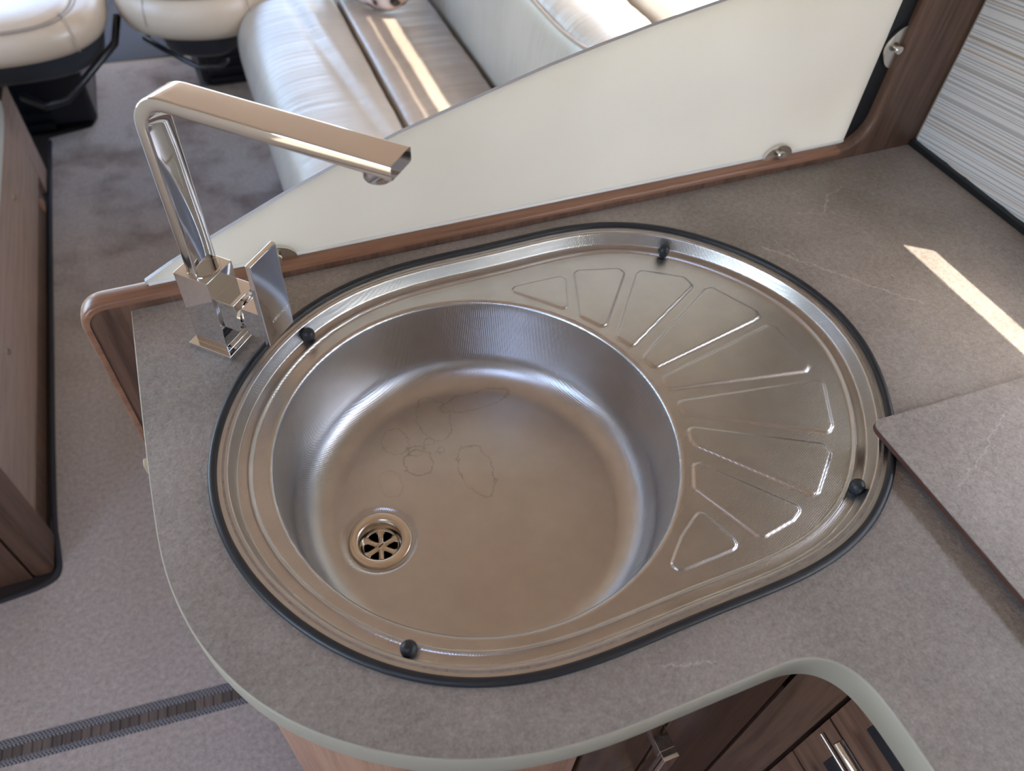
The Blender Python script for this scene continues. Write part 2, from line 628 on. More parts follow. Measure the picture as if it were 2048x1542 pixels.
def thing(name, label, cat, loc=(0, 0, 0), group=None):
    o = bpy.data.objects.new(name, None)
    C.objects.link(o)
    o.empty_display_size = 0.05
    o.location = (loc[0], loc[1], loc[2] + H)
    o['label'] = label
    o['category'] = cat
    if group:
        o['group'] = group
    return o


def tag(o, label, cat, group=None):
    o['label'] = label
    o['category'] = cat
    if group:
        o['group'] = group
    return o


def struct(o):
    o['kind'] = 'structure'
    return o


def smooth_path(pts, it=2, closed=False):
    P = [np.array(p, float) for p in pts]
    for _ in range(it):
        Q = []
        n = len(P)
        rng = range(n) if closed else range(n - 1)
        if not closed:
            Q.append(P[0])
        for i in rng:
            a, b = P[i], P[(i + 1) % n]
            Q += [a * .75 + b * .25, a * .25 + b * .75]
        if not closed:
            Q.append(P[-1])
        P = Q
    return np.array(P)


# ------------------------------------------------------------------ room shell
ZF = -0.9
XW = 0.695
ZC = 1.05
struct(boxes('ground', [(-12, 12, -12, 12, -1.45, -1.40)], 'ground'))
floor = struct(boxes('floor', [(-1.52, 0.80, -2.6, 3.7, ZF - 0.03, ZF - 0.006)], 'vinyl'))
# ceiling with a roof light behind the camera
rl = (-1.10, -0.55, -1.28, -0.73)
struct(boxes('ceiling', [(-1.52, rl[0], -2.6, 3.7, ZC, ZC + .04), (rl[1], 0.80, -2.6, 3.7, ZC, ZC + .04),
                         (rl[0], rl[1], -2.6, rl[2], ZC, ZC + .04), (rl[0], rl[1], rl[3], 3.7, ZC, ZC + .04)], 'ceiling'))
portal('roof_light_portal', ((rl[0] + rl[1]) / 2, (rl[2] + rl[3]) / 2, ZC + .02), (0, 0, -1), rl[1] - rl[0], rl[3] - rl[2])
# right wall: long window band, closed by blinds except for a slit and the sofa window's foot
SL0, SL1 = 0.226, 0.281
yk0, yk1 = -1.30, -0.020
ys0, ys1 = 0.36, 1.40
W0, W1 = XW + 0.002, XW + 0.008
struct(boxes('wall_right', [
    (W0, W1, -2.6, 3.0, ZF, -0.085), (W0, W1, -2.6, 3.0, 0.62, ZC),
    (W0, W1, -2.6, yk0, -0.085, 0.62), (W0, W1, yk1, ys0, -0.085, 0.62), (W0, W1, ys1, 3.0, -0.085, 0.62),
    (W0, W1, yk0, yk1, -0.085, 0.0)], 'wall'))
portal('sofa_window_portal', (W1, (ys0 + ys1) / 2, 0.0075), (-1, 0, 0), ys1 - ys0, 0.185)
struct(boxes('wall_left', [
    (-1.52, -1.50, -2.6, 3.7, ZF, -0.12), (-1.52, -1.50, -2.6, 3.7, 0.70, ZC),
    (-1.52, -1.50, -2.6, -0.9, -0.12, 0.70), (-1.52, -1.50, -0.2, 0.85, -0.12, 0.70), (-1.52, -1.50, 2.05, 2.7, -0.12, 0.70), (-1.52, -1.50, 3.3, 3.7, -0.12, 0.70)], 'wall'))
portal('left_window_portal', (-1.51, 1.45, 0.29), (1, 0, 0), 1.2, 0.82)
portal('door_window_portal', (-1.51, -0.55, 0.29), (1, 0, 0), 0.7, 0.82)
portal('cab_window_portal', (-1.51, 3.0, 0.29), (1, 0, 0), 0.6, 0.82)
struct(boxes('wall_front', [(-1.52, 0.80, 3.66, 3.70, ZF, -0.05), (-1.52, 0.80, 3.66, 3.70, 0.90, ZC),
                            (-1.52, -1.40, 3.66, 3.70, -0.05, 0.90), (0.62, 0.80, 3.66, 3.70, -0.05, 0.90)], 'wall'))
portal('windscreen_portal', (-0.39, 3.68, 0.425), (0, -1, 0), 2.02, 0.95)
struct(boxes('wall_back', [(-1.52, 0.80, -2.6, -2.56, ZF, ZC)], 'wall'))

# kitchen blind: real ribs, leaning a little along the wall
bl = thing('window_blind', 'white and grey ribbed striped blind on the right wall above the worktop', 'blind', (XW, -0.5, 0.0))
rr = random.Random(8)
ks = 330
hs = [0.0]
prof = []
for i in range(ks + 1):
    prof.append(0)
s = 0.0
ribs = []
while s < 0.62:
    w = rr.choice((0.0032, 0.004, 0.0052, 0.0066))
    ribs.append((s, w, rr.uniform(0.5, 1.0)))
    s += w
V, F = [], []
ny = 30
svals = []
for (s0, w, a) in ribs:
    for j in range(5):
        t = j / 5
        svals.append((s0 + w * t, a * 0.0011 * math.sin(math.pi * t) ** 0.7))
for j in range(ny + 1):
    y = 0.262 + (-1.28 - 0.262) * j / ny
    for (sv, hgt) in svals:
        z = sv - 0.035 - 0.11 * (y - 0.27) - 0.11 * 0.27 * 0
        zc = min(max(z, 0.004), SL0)
        V.append((XW - 0.002 - hgt, y, zc))
nz = len(svals)
for j in range(ny):
    for i in range(nz - 1):
        a, b = j * nz + i, j * nz + i + 1
        F.append((a, b, b + nz, a + nz))
pyd('ribbed_fabric', V, F, 'blind', bl, 50)
up = tag(box('upper_blind', XW - 0.001, XW + 0.001, -1.28, 0.262, SL1, 0.62, 'blind_plain', None, r=0),
         'plain cream upper blind above the ribbed striped blind', 'blind')
struct(box('trim_1', XW - 0.0095, XW + 0.011, -1.3, 0.266, -0.004, 0.0075, 'black_gap', r=0.0008))
# sofa-side blind with the same slit and a thin second gap
sb = thing('lounge_blind', 'cream pleated blind over the sofa window', 'blind', (XW, 1.15, 0.1))
box('lower_panel', XW - .001, XW + 0.001, 0.33, 2.0, 0.10, SL0, 'blind_plain', sb, r=0)
box('middle_panel', XW - .001, XW + 0.001, 0.33, 2.0, SL1, 0.331, 'blind_plain', sb, r=0)
box('upper_panel', XW - .001, XW + 0.001, 0.33, 2.0, 0.341, 0.62, 'blind_plain', sb, r=0)

# ------------------------------------------------------------------ worktop
OC = [0.26782, 0.00032, -0.00017, 0.04062, 0.00301, -0.00066, -0.00014, -0.00385, -0.0002, 1e-05, 0.00037, 0.00175, 0.00016, 0.00037, 0.00027, 0.00054, 0.0002]
octr = np.array([.09, .0165])


def outline(t):
    r = OC[0] + sum(OC[2 * k - 1] * np.cos(k * t) + OC[2 * k] * np.sin(k * t) for k in range(1, 9))
    return octr + np.stack([r * np.cos(t), r * np.sin(t)], -1)


TT = np.linspace(0, 2 * np.pi, 1441)[:-1]
OUT = outline(TT)
_t = np.roll(OUT, -1, 0) - np.roll(OUT, 1, 0)
_t /= np.linalg.norm(_t, axis=1)[:, None]
ONRM = np.stack([_t[:, 1], -_t[:, 0]], 1)     # outward


def off(d):
    return OUT - ONRM * d


KY = 0.0152
yb = lambda x: 0.2545 + KY * x
edge = smooth_path([(-0.2585, yb(-.2585)), (-0.2585, 0.12), (-0.2575, 0.03), (-0.2555, -0.025), (-0.2485, -0.065), (-0.235, -0.106), (-0.212, -0.146),
                    (-0.183, -0.178), (-0.146, -0.206), (-0.104, -0.2285), (-0.055, -0.244), (0.0, -0.2505), (0.06, -0.2505), (0.115, -0.2505),
                    (0.145, -0.2505), (0.166, -0.258), (0.180, -0.274), (0.186, -0.297), (0.187, -0.34), (0.187, -0.5), (0.187, -1.25)], 3)
wt_poly = [tuple(p) for p in edge] + [(XW - 0.0005, -1.25), (XW - 0.0005, yb(XW))]
wt = thing('worktop', 'grey stone-look laminate kitchen worktop with pale sage edge', 'worktop', (0.2, 0, 0))
bm = bmesh.new()
hole = off(0.012)[::6]
TH = 0.03


def loop(pts, z):
    vs = [bm.verts.new((p[0], p[1], z)) for p in pts]
    es = [bm.edges.new((vs[i], vs[(i + 1) % len(vs)])) for i in range(len(vs))]
    return vs, es


tv, te = loop(wt_poly, 0)
hv, he = loop(hole, 0)
bmesh.ops.triangle_fill(bm, use_beauty=True, use_dissolve=False, edges=te + he)
bv = [bm.verts.new((v.co.x, v.co.y, -TH)) for v in tv]
hb = [bm.verts.new((v.co.x, v.co.y, -TH)) for v in hv]
for A, B in ((tv, bv), (hv, hb)):
    for i in range(len(A)):
        j = (i + 1) % len(A)
        bm.faces.new((A[i], A[j], B[j], B[i]))
be = [bm.edges.get((bv[i], bv[(i + 1) % len(bv)])) for i in range(len(bv))] + [bm.edges.get((hb[i], hb[(i + 1) % len(hb)])) for i in range(len(hb))]
bmesh.ops.triangle_fill(bm, use_beauty=True, use_dissolve=False, edges=be)
bmobj('top_panel', bm, 'stone', wt)
ep = [(p[0], p[1], 0) for p in edge]
# sweep side vector = t x up : points outward (path runs anticlockwise round the outer side)
pr = [(-0.0006, -0.0002), (0.0004, -0.0001), (0.0011, -0.0008), (0.0014, -0.002), (0.0014, -TH + .001), (0.0008, -TH), (-0.0006, -TH)]
pe = np.array(ep)
tt = pe[5] - pe[4]
sgn = 1 if np.cross(tt, (0, 0, 1))[0] < 0 else -1
sweep('edge_band', ep, [(a * sgn, b) for a, b in pr], 'edge', wt, smooth=50, label='pale sage green edge band')
box('edge_tab', -0.2630, -0.2575, 0.066, 0.0745, -0.015, -0.004, 'tab', wt, r=0.001, label='small beige plastic tab under the left edge')

# raised flap of the same laminate at the right
fl = thing('hob_cover', 'loose grey laminate hob cover panel with brown edge, overlapping the right end of the sink', 'cover', (0.5, -0.4, 0.0075))
fp = []
x0, y1f = 0.3245, -0.1005
for cx, cy, a0, a1, r in ((x0 + .009, y1f - .0105, 180, 88, .009),):
    for i in range(9):
        a = math.radians(a0 + (a1 - a0) * i / 8)
        fp.append((cx + r * math.cos(a), cy + r * math.sin(a)))
fp += [(XW - 0.012, y1f - 0.0125), (XW - 0.012, -0.70), (x0 + 0.001, -0.70)]
prism('laminate_top', fp, 'stone', fl, w0=0.0112, w1=0.0125, r=0.0)
cx_, cy_ = .5, -.4
prism('panel_core', [(p[0] - (0.0004 if p[0] < .35 else 0), p[1]) for p in fp], 'core', fl, w0=0.0068, w1=0.0112, r=0.0006, label='red-brown panel edge')
for fx, fy in ((0.40, -0.19), (0.66, -0.14), (0.36, -0.62), (0.66, -0.62)):
    lathe('rubber_foot', [(0, 0), (.006, 0), (.006, .0066), (0, .0066)], 'rubber', fl, (fx, fy, 0.0002), n=16)

# ------------------------------------------------------------------ sink
sink = thing('sink', 'oval stainless steel sink with round bowl and ribbed fan drainer', 'sink', (0.09, 0.0165, 0.0))
BC = np.array([.0042, .0107])
BR = 0.1750
ZD = -0.0160      # drainer level
DB = -0.1145       # bowl floor
na = []
a = math.radians(-75)
while a < math.radians(72):
    na.append(a)
    a += 0.0034
while a < math.radians(285):
    na.append(a)
    a += 0.0125
TH_ = np.array(na)
# polar radius of an offset curve around the bowl centre
def polar(curve):
    v = curve - BC
    an = np.unwrap(np.arctan2(v[:, 1], v[:, 0]))
    rd = np.hypot(v[:, 0], v[:, 1])
    an0 = np.concatenate([an - 2 * np.pi, an, an + 2 * np.pi])
    rd0 = np.concatenate([rd] * 3)
    o = np.argsort(an0)
    return np.interp(TH_, an0[o], rd0[o])


dirs = np.stack([np.cos(TH_), np.sin(TH_)], 1)
ringrows = []   # from outside in: (d, z)
ringprof = [(0.0050, -0.0022), (0.0052, 0.0006), (0.0062, 0.0004), (0.0100, 0.0000), (0.0136, -0.0003), (0.0144, -0.0007), (0.0149, -0.0016), (0.0152, -0.0028)]
ringprof += [(0.0184, -0.0116), (0.0188, -0.0127), (0.0193, -0.0134), (0.0200, -0.0138), (0.0212, -0.0140), (0.0240, -0.0140), (0.0268, -0.0139)]
ringprof += [(0.0274, -0.0136), (0.0280, -0.0131), (0.0286, -0.0130), (0.0292, -0.0133), (0.0298, -0.0141), (0.0306, -0.0152), (0.0314, -0.0158), (0.0324, -0.0160)]
rows_xy, rows_z = [], []
for d, z in ringprof:
    r_ = polar(off(d))
    rows_xy.append(BC + dirs * r_[:, None])
    rows_z.append(np.full(len(TH_), z))
r_in = polar(off(0.0328))
r_rim = np.minimum(BR + 0.0034, r_in - 0.0006)
NI = 120
for i in range(NI + 1):
    t = i / NI
    r_ = r_in * (1 - t) + r_rim * t
    rows_xy.append(BC + dirs * r_[:, None])
    rows_z.append(np.full(len(TH_), ZD))
drain_rows = (len(ringprof), len(ringprof) + NI + 1)
# bowl: roll, wall, fillet, floor
bp = []
for i in range(1, 7):
    a = i / 6 * math.radians(82)
    bp.append((BR + 0.0034 - 0.0046 * math.sin(a), ZD - 0.0046 * (1 - math.cos(a))))
rw, zw = bp[-1]
rf, fr = 0.1685, 0.033
for t in (0.15, 0.35, 0.6, 0.85):
    bp.append((rw + (rf - rw) * t, zw + (DB + fr - zw) * t))
for i in range(0, 15):
    a = i / 14 * math.pi / 2
    bp.append((rf - fr + fr * math.cos(a), DB + fr - fr * math.sin(a)))
for r_ in (0.136, 0.127, 0.118, 0.108, 0.096, 0.084, 0.072, 0.060, 0.048, 0.036, 0.024, 0.012, 0.0002):
    bp.append((r_, DB - 0.0008 * (1 - r_ / .145)))
# finer rows where the strainer dish sits
extra = []
bp2 = []
for i, (r_, z) in enumerate(bp):
    bp2.append((r_, z))
    if i + 1 < len(bp) and r_ <= 0.1447 and r_ > 0.055:
        n_ = max(1, int((r_ - bp[i + 1][0]) / 0.0022))
        for k in range(1, n_):
            t = k / n_
            bp2.append((r_ + (bp[i + 1][0] - r_) * t, z + (bp[i + 1][1] - z) * t))
SC = np.array([-.0946, .0020])
for r_, z in bp2:
    rmix = r_ if r_ < BR else np.minimum(r_, r_rim - 0.0001)
    rows_xy.append(BC + dirs * (np.full(len(TH_), r_) if np.isscalar(rmix) else rmix)[:, None])
    rows_z.append(np.full(len(TH_), z))
XY = np.stack(rows_xy)
Z = np.stack(rows_z)
PAN = [[[0.0976, 0.1803], [0.1063, 0.1856], [0.1575, 0.1854], [0.1622, 0.1789], [0.1463, 0.1383], [0.1407, 0.1371]], [[0.1729, 0.1846], [0.1794, 0.1884], [0.2247, 0.1772], [0.2263, 0.1673], [0.1732, 0.1028], [0.1664, 0.1013], [0.1517, 0.122]], [[0.2372, 0.1638], [0.2455, 0.167], [0.2852, 0.1423], [0.2872, 0.1266], [0.278, 0.1213], [0.1878, 0.0659], [0.1818, 0.0679], [0.1738, 0.0849]], [[0.2964, 0.1194], [0.3054, 0.1189], [0.331, 0.0719], [0.329, 0.0633], [0.3202, 0.06], [0.1932, 0.0349], [0.1888, 0.0378], [0.1858, 0.0525]], [[0.3292, 0.0509], [0.3368, 0.0469], [0.3378, -0.0113], [0.3297, -0.0168], [0.1933, 0.0058], [0.1897, 0.009], [0.1913, 0.0235]], [[0.3331, -0.0281], [0.337, -0.0347], [0.313, -0.0804], [0.3041, -0.0863], [0.1894, -0.0243], [0.1889, -0.0161], [0.1902, -0.0072]], [[0.2927, -0.0941], [0.2923, -0.1055], [0.2559, -0.1366], [0.2483, -0.1365], [0.1815, -0.06], [0.1788, -0.0516], [0.1833, -0.0403], [0.1892, -0.0381]], [[0.2323, -0.1412], [0.23, -0.1465], [0.2197, -0.1519], [0.1869, -0.1572], [0.1819, -0.154], [0.1563, -0.0961], [0.1672, -0.0758], [0.1732, -0.0723]], [[0.1468, -0.1108], [0.1502, -0.1131], [0.1638, -0.1489], [0.1632, -0.1558], [0.157, -0.1583], [0.1113, -0.1601], [0.1021, -0.1568], [0.1015, -0.1475], [0.1047, -0.1441], [0.1237, -0.1322]]]


def sdf_poly(P, poly):
    d = np.full(len(P), 1e9)
    inside = np.zeros(len(P), bool)
    n = len(poly)
    for i in range(n):
        a, b = poly[i], poly[(i + 1) % n]
        e = b - a
        w = P - a
        t = np.clip((w @ e) / (e @ e), 0, 1)
        d = np.minimum(d, np.hypot(*(w - t[:, None] * e).T))
        c1 = (a[1] <= P[:, 1]) & (b[1] > P[:, 1])
        c2 = (b[1] <= P[:, 1]) & (a[1] > P[:, 1])
        cr = e[0] * w[:, 1] - e[1] * w[:, 0]
        inside ^= (c1 & (cr > 0)) | (c2 & (cr < 0))
    return np.where(inside, -d, d)


def rounded(poly, r):
    """inset a convex outline by r, so that sdf - r has corners of radius r"""
    P = np.array(poly, float)
    c = P.mean(0)
    o = np.argsort(np.arctan2(P[:, 1] - c[1], P[:, 0] - c[0]))
    P = P[o]
    Q = [c + np.array(v) for v in ((-1, -1), (1, -1), (1, 1), (-1, 1))]
    n = len(P)
    for i in range(n):
        a_, b_ = P[i], P[(i + 1) % n]
        e = (b_ - a_) / np.linalg.norm(b_ - a_)
        nn = np.array((-e[1], e[0]))
        R_ = []
        for j in range(len(Q)):
            p_, q_ = Q[j], Q[(j + 1) % len(Q)]
            dp, dq = (p_ - a_) @ nn - r, (q_ - a_) @ nn - r
            if dp >= 0:
                R_.append(p_)
            if dp * dq < 0:
                R_.append(p_ + (q_ - p_) * dp / (dp - dq))
        Q = R_
    return np.array(Q)


r0, r1 = drain_rows
sub = XY[r0:r1].reshape(-1, 2)
hz = np.zeros(len(sub))
for p in PAN:
    pp = smooth_path(p, 3, True)
    c0, c1 = pp.min(0) - .006, pp.max(0) + .006
    mk = (sub[:, 0] > c0[0]) & (sub[:, 0] < c1[0]) & (sub[:, 1] > c0[1]) & (sub[:, 1] < c1[1])
    s_ = sdf_poly(sub[mk], rounded(p, .0058)) - .0058
    t = np.clip((-s_ + 0.0006) / 0.0026, 0, 1)
    hz[mk] = np.maximum(hz[mk], 0.0017 * t * t * (3 - 2 * t))
Z[r0:r1] += hz.reshape(Z[r0:r1].shape)
# dished seat of the strainer
b0 = r1
fl_xy = XY[b0:].reshape(-1, 2)
ds = np.hypot(*(fl_xy - SC).T)
t = np.clip((0.0355 - ds) / 0.0045, 0, 1)
dish = -0.0024 * t * t * (3 - 2 * t)
zz = Z[b0:].reshape(-1)
zz += np.where(zz < DB + 0.012, dish, 0)
Z[b0:] = zz.reshape(Z[b0:].shape)
nr, nt_ = Z.shape
Vn = np.concatenate([XY.reshape(-1, 2), Z.reshape(-1, 1)], 1)


def gridmesh(name, r_lo, r_hi, mat, smooth=60, close_center=False, cut=None):
    V = Vn[r_lo * nt_:(r_hi + 1) * nt_]
    k = r_hi - r_lo
    ii, jj = np.meshgrid(np.arange(k), np.arange(nt_), indexing='ij')
    a = ii * nt_ + jj
    b = ii * nt_ + (jj + 1) % nt_
    q = np.stack([a, a + nt_, b + nt_, b], -1).reshape(-1, 4)
    if cut is not None:
        ctr_ = V[q].mean(1)
        q = q[~cut(ctr_)]
    me = bpy.data.meshes.new(name)
    me.vertices.add(len(V))
    me.vertices.foreach_set('co', V.ravel())
    me.loops.add(q.size)
    me.loops.foreach_set('vertex_index', q.ravel().astype(np.int32))
    me.polygons.add(len(q))
    me.polygons.foreach_set('loop_start', np.arange(0, q.size, 4, dtype=np.int32))
    me.update(calc_edges=True)
    me.validate()
    return link(me, name, mat, sink, smooth)


gridmesh('rim_and_drainer', 0, r1 - 1, 'steel')
gridmesh('bowl', r1 - 1, nr - 1, 'steel_bowl', cut=lambda c: (np.hypot(c[:, 0] - SC[0], c[:, 1] - SC[1]) < 0.0205) & (c[:, 2] < DB + .01))
# rubber seal
sp_ = off(0.0033)[::4]
prof_seal = [(-0.0034, -0.0003), (0.0031, -0.0003), (0.0036, 0.0012), (0.0030, 0.0028), (0.0012, 0.0040), (-0.0010, 0.0042), (-0.0028, 0.0034), (-0.0034, 0.0016)]
sweep('rubber_seal', [(p[0], p[1], 0.0003) for p in sp_], prof_seal, 'rubber', sink, closed=True, smooth=60, label='black rubber seal around the rim')
for x, y in ((-.1096, .1659), (.2722, .1722), (.2781, -.1483), (-.1062, -.1527)):
    x, y = CAM.x + (x - CAM.x) * 1.0170, CAM.y + (y - CAM.y) * 1.0170
    lathe('rubber_bumper', [(0, 0.0074), (.0022, 0.0072), (.0042, .0062), (.0058, .0038), (.0062, .0015), (.0060, -.0012), (.0052, -.0034), (.0048, -.0060), (0, -.0060)],
          'rubber', sink, (x, y, -0.0082), n=24, label='black rubber lid bumper')
# strainer
zt = DB - 0.0022
st_ = lathe('strainer', [(.0192, -.0010), (.0200, .0004), (.0212, .0016), (.0228, .0022), (.0276, .0020), (.0290, .0014), (.0295, .0002), (.0293, -.001)], 'satin', sink, (SC[0], SC[1], zt), n=72, smooth=50,
            label='brushed steel drain flange')
lathe('basket', [(.0198, .0003), (.0186, -.002), (.0176, -.0085), (.0168, -.0105), (.0158, -.0112)], 'satin', st_, (SC[0], SC[1], zt), n=64, smooth=50)
# spoke grid
bm = bmesh.new()
zg = -0.0112
for k in range(6):
    a = math.radians(60 * k + 17)
    u_ = Vector((math.cos(a), math.sin(a), 0))
    v_ = Vector((-u_.y, u_.x, 0))
    base = Vector((SC[0], SC[1], zt + zg))
    pts = []
    for rr_, w_ in ((0.003, 0.0032), (0.0065, 0.0024), (0.0125, 0.0026), (0.0165, 0.0062)):
        pts.append((rr_, w_))
    prev = None
    for rr_, w_ in pts:
        row = [bm.verts.new(base + u_ * rr_ - v_ * w_ + Vector((0, 0, -.001))), bm.verts.new(base + u_ * rr_ - v_ * w_ * .5 + Vector((0, 0, .0006))),
               bm.verts.new(base + u_ * rr_ + v_ * w_ * .5 + Vector((0, 0, .0006))), bm.verts.new(base + u_ * rr_ + v_ * w_ + Vector((0, 0, -.001)))]
        if prev:
            for j in range(3):
                bm.faces.new((prev[j], row[j], row[j + 1], prev[j + 1]))
        prev = row
bmobj('spoke_grid', bm, 'satin', st_, 60)
lathe('screw', [(.0040, -.001), (.0040, .0010), (.0034, .0014), (0, .0014)], 'satin', st_, (SC[0], SC[1], zt + zg), n=24)
box('screw_slot', SC[0] - .0030, SC[0] + .0030, SC[1] - .0005, SC[1] + .0005, zt + zg + .0013, zt + zg + .0016, 'void', st_, r=0, rot=0.5, piv=SC)
lathe('waste_pipe', [(.0225, -.003), (.0225, -.05), (0, -.05)], 'void', st_, (SC[0], SC[1], zt), n=32)

# ------------------------------------------------------------------ tap
FO = np.array([-.1811, .1857])
ta = math.radians(-44)
N_ = np.array([math.cos(ta), math.sin(ta)])
U_ = np.array([-N_[1], N_[0]])


def fx(n, u, z):
    p = FO + N_ * n + U_ * u
    return (p[0], p[1], z)


def fbox(name, n0, n1, u0, u1, z0, z1, mat, parent, r=0.0008, seg=3, chamfer=None, **kw):
    bm = bmesh.new()
    vs = [bm.verts.new(fx(n, u, z)) for z in (z0, z1) for n, u in ((n0, u0), (n1, u0), (n1, u1), (n0, u1))]
    for f in ((0, 3, 2, 1), (4, 5, 6, 7), (0, 1, 5, 4), (1, 2, 6, 5), (2, 3, 7, 6), (3, 0, 4, 7)):
        bm.faces.new([vs[i] for i in f])
    bevel_all(bm, r, seg)
    return wn_mod(bmobj(name, bm, mat, parent, 35, **kw))


tap = thing('mixer_tap', 'square chrome kitchen mixer tap with a flat bent spout beside the sink', 'tap', (FO[0], FO[1], 0))
b_ = 0.0168
fbox('base_plate', -.0224, .0224, -.0224, .0224, 0.0002, .0065, 'chrome', tap, .0009)
fbox('body', -b_, b_, -b_, b_, .0065, .0865, 'chrome', tap, .0007)
lathe('swivel_ring', [(.0152, 0), (.0152, .0005), (.0145, .0006), (.0143, .0002), (.0138, .0002), (.0136, .0008), (0, .0008)], 'chrome', tap, (FO[0], FO[1], .0865), n=48)
# spout
hs_ = 0.249
path, ups = [], []
T_, W_ = 0.0108, 0.0265
rb = 0.026
zc_ = hs_ - T_ / 2
for z in (0.0868, 0.12, 0.16, 0.20, zc_ - rb):
    path.append(fx(0, 0, z))
    ups.append((-N_[0], -N_[1], 0))
for i in range(1, 13):
    a = i / 12 * math.pi / 2
    path.append(fx(rb - rb * math.cos(a), 0, zc_ - rb + rb * math.sin(a)))
    ups.append((-N_[0] * math.cos(a), -N_[1] * math.cos(a), math.sin(a)))
for n in (0.05, 0.09, 0.13, 0.17, 0.197):
    path.append(fx(n, 0, zc_ - 0.0002 * n))
    ups.append((0, 0, 1))
spout = sweep('spout', path, rrect(W_, T_, 0.0018, 4), 'chrome', tap, up=lambda i: ups[i], smooth=32)
lathe('aerator', [(0, -.0088), (.0080, -.0088), (.0088, -.0092), (.0096, -.0090), (.0112, -.006), (.0114, 0.001), (0, 0.001)], 'chrome', tap, fx(0.180, 0, hs_ - T_), n=40)
# side arm, joint and lever
fbox('side_arm', b_ - .0005, .0355, -.0140, .0170, .0360, .0672, 'chrome', tap, .0007)
lathe('joint_ring', [(0, 0), (.0158, 0), (.0158, .004), (.0140, .0044), (.0135, .0092), (0, .0092)], 'chrome', tap, fx(.0350, .0018, .0505), axis=(N_[0], N_[1], 0), n=48)
hbp = [(-.0140, .0672), (.0190, .0672), (.0190, .0275), (-.0035, .0275), (-.0140, .0385)]
prism('lever_hub', hbp, 'chrome', tap, to3=lambda u, v, w: fx(w, u, v), w0=.0432, w1=.0608, r=.0007, seg=3)
lev = [(-.0182, .0345), (-.0182, .1205), (.0166, .1205), (.0166, .0318), (-.015, .0318)]
lever = prism('lever', [(-.0152, .0330), (-.0152, .1208), (.0198, .1208), (.0198, .0320)], 'chrome', tap, to3=lambda u, v, w: fx(w, u, v), w0=.0605, w1=.0657, r=.0010, seg=3)
fc = bpy.data.curves.new('lettering', 'FONT')
fc.body = 'colombo'
fc.size = 0.0064
fc.extrude = 0.00006
fc.align_x = 'CENTER'
fc.align_y = 'CENTER'
fo = bpy.data.objects.new('tmp_text', fc)
me = bpy.data.meshes.new_from_object(fo)
bpy.data.objects.remove(fo)
mt4 = Matrix(((U_[0], 0, N_[0], 0), (U_[1], 0, N_[1], 0), (0, 1, 0, 0), (0, 0, 0, 1)))
p0 = fx(.06572, .0058, .0548)
mt4 = Matrix.Translation(p0) @ mt4
me.transform(mt4)
link(me, 'lettering', 'letter', lever, label='small etched lettering')

# ------------------------------------------------------------------ partition: walnut frame, lip, acrylic screen, clamps
def py(x, dy=0.0):
    return yb(x) + dy


part = thing('partition', 'walnut partition frame with rounded lip and upright post behind the worktop', 'partition', (0.2, 0.26, ZF))
RP = 0.04
x_l, x_r, x_p, z_t = -0.302, XW - 0.001, 0.6095, 0.0115
inner = []
for i in range(11):
    a = math.radians(180 + 90 * i / 10) if False else math.radians(270 + 90 * i / 10)
    inner.append((x_p - RP + RP * math.cos(a), z_t + RP + RP * math.sin(a)))
corner = []
for i in range(9):
    a = math.radians(90 + 90 * i / 8)
    corner.append((x_l + .022 + .022 * math.cos(a), z_t - .022 + .022 * math.sin(a)))
frame_path = [(x_p, 0.95)] + inner[::-1] + corner + [(x_l, -0.86)]      # free edge, from post top to lower left
poly = [(x_r, ZF + .001), (x_r, ZC - .001), (x_p, ZC - .001)] + frame_path[1:-1] + [(x_l, ZF + .001)]
prism('panel', poly, 'walnut_z', part, to3=lambda u, v, w: (u, py(u, w), v), w0=0.0005, w1=0.0215, r=0, smooth=None)
fpth = []
for (a, b), (c, d) in zip(frame_path, frame_path[1:]):
    L = math.hypot(c - a, d - b)
    k = max(1, int(L / 0.12))
    for i in range(k):
        fpth.append((a + (c - a) * i / k, b + (d - b) * i / k))
fpth.append(frame_path[-1])
lipw = 0.0115
lp = [(-lipw, -.004), (-lipw, .0002), (-lipw + .0012, .0018), (-lipw + .004, .0030), (0, .0034), (lipw - .004, .0030), (lipw - .0012, .0018), (lipw, .0002), (lipw, -.004)]
nrm = []
for i in range(len(fpth)):
    a = np.array(fpth[max(i - 1, 0)])
    b = np.array(fpth[min(i + 1, len(fpth) - 1)])
    t = (b - a) / np.linalg.norm(b - a)
    nrm.append((t[1], 0, -t[0]))
# free side: left of travel is up when moving in -x
chk = nrm[len(fpth) // 2]
fl_s = 1 if nrm[16][2] > 0 else -1
ks_ = next(i for i, p_ in enumerate(fpth) if p_[0] < x_p - RP * .9)
for nm_, mt_, i0, i1 in (('post_lip', 'walnut_z', 0, ks_ + 1), ('lip', 'walnut_x', ks_, len(fpth))):
    sweep(nm_, [(u, py(u, .011), v) for u, v in fpth[i0:i1]], lp, mt_, part, up=lambda i, i0=i0: tuple(fl_s * c for c in nrm[i + i0]), smooth=60, label='rounded walnut lip along the frame' if nm_ == 'lip' else None)
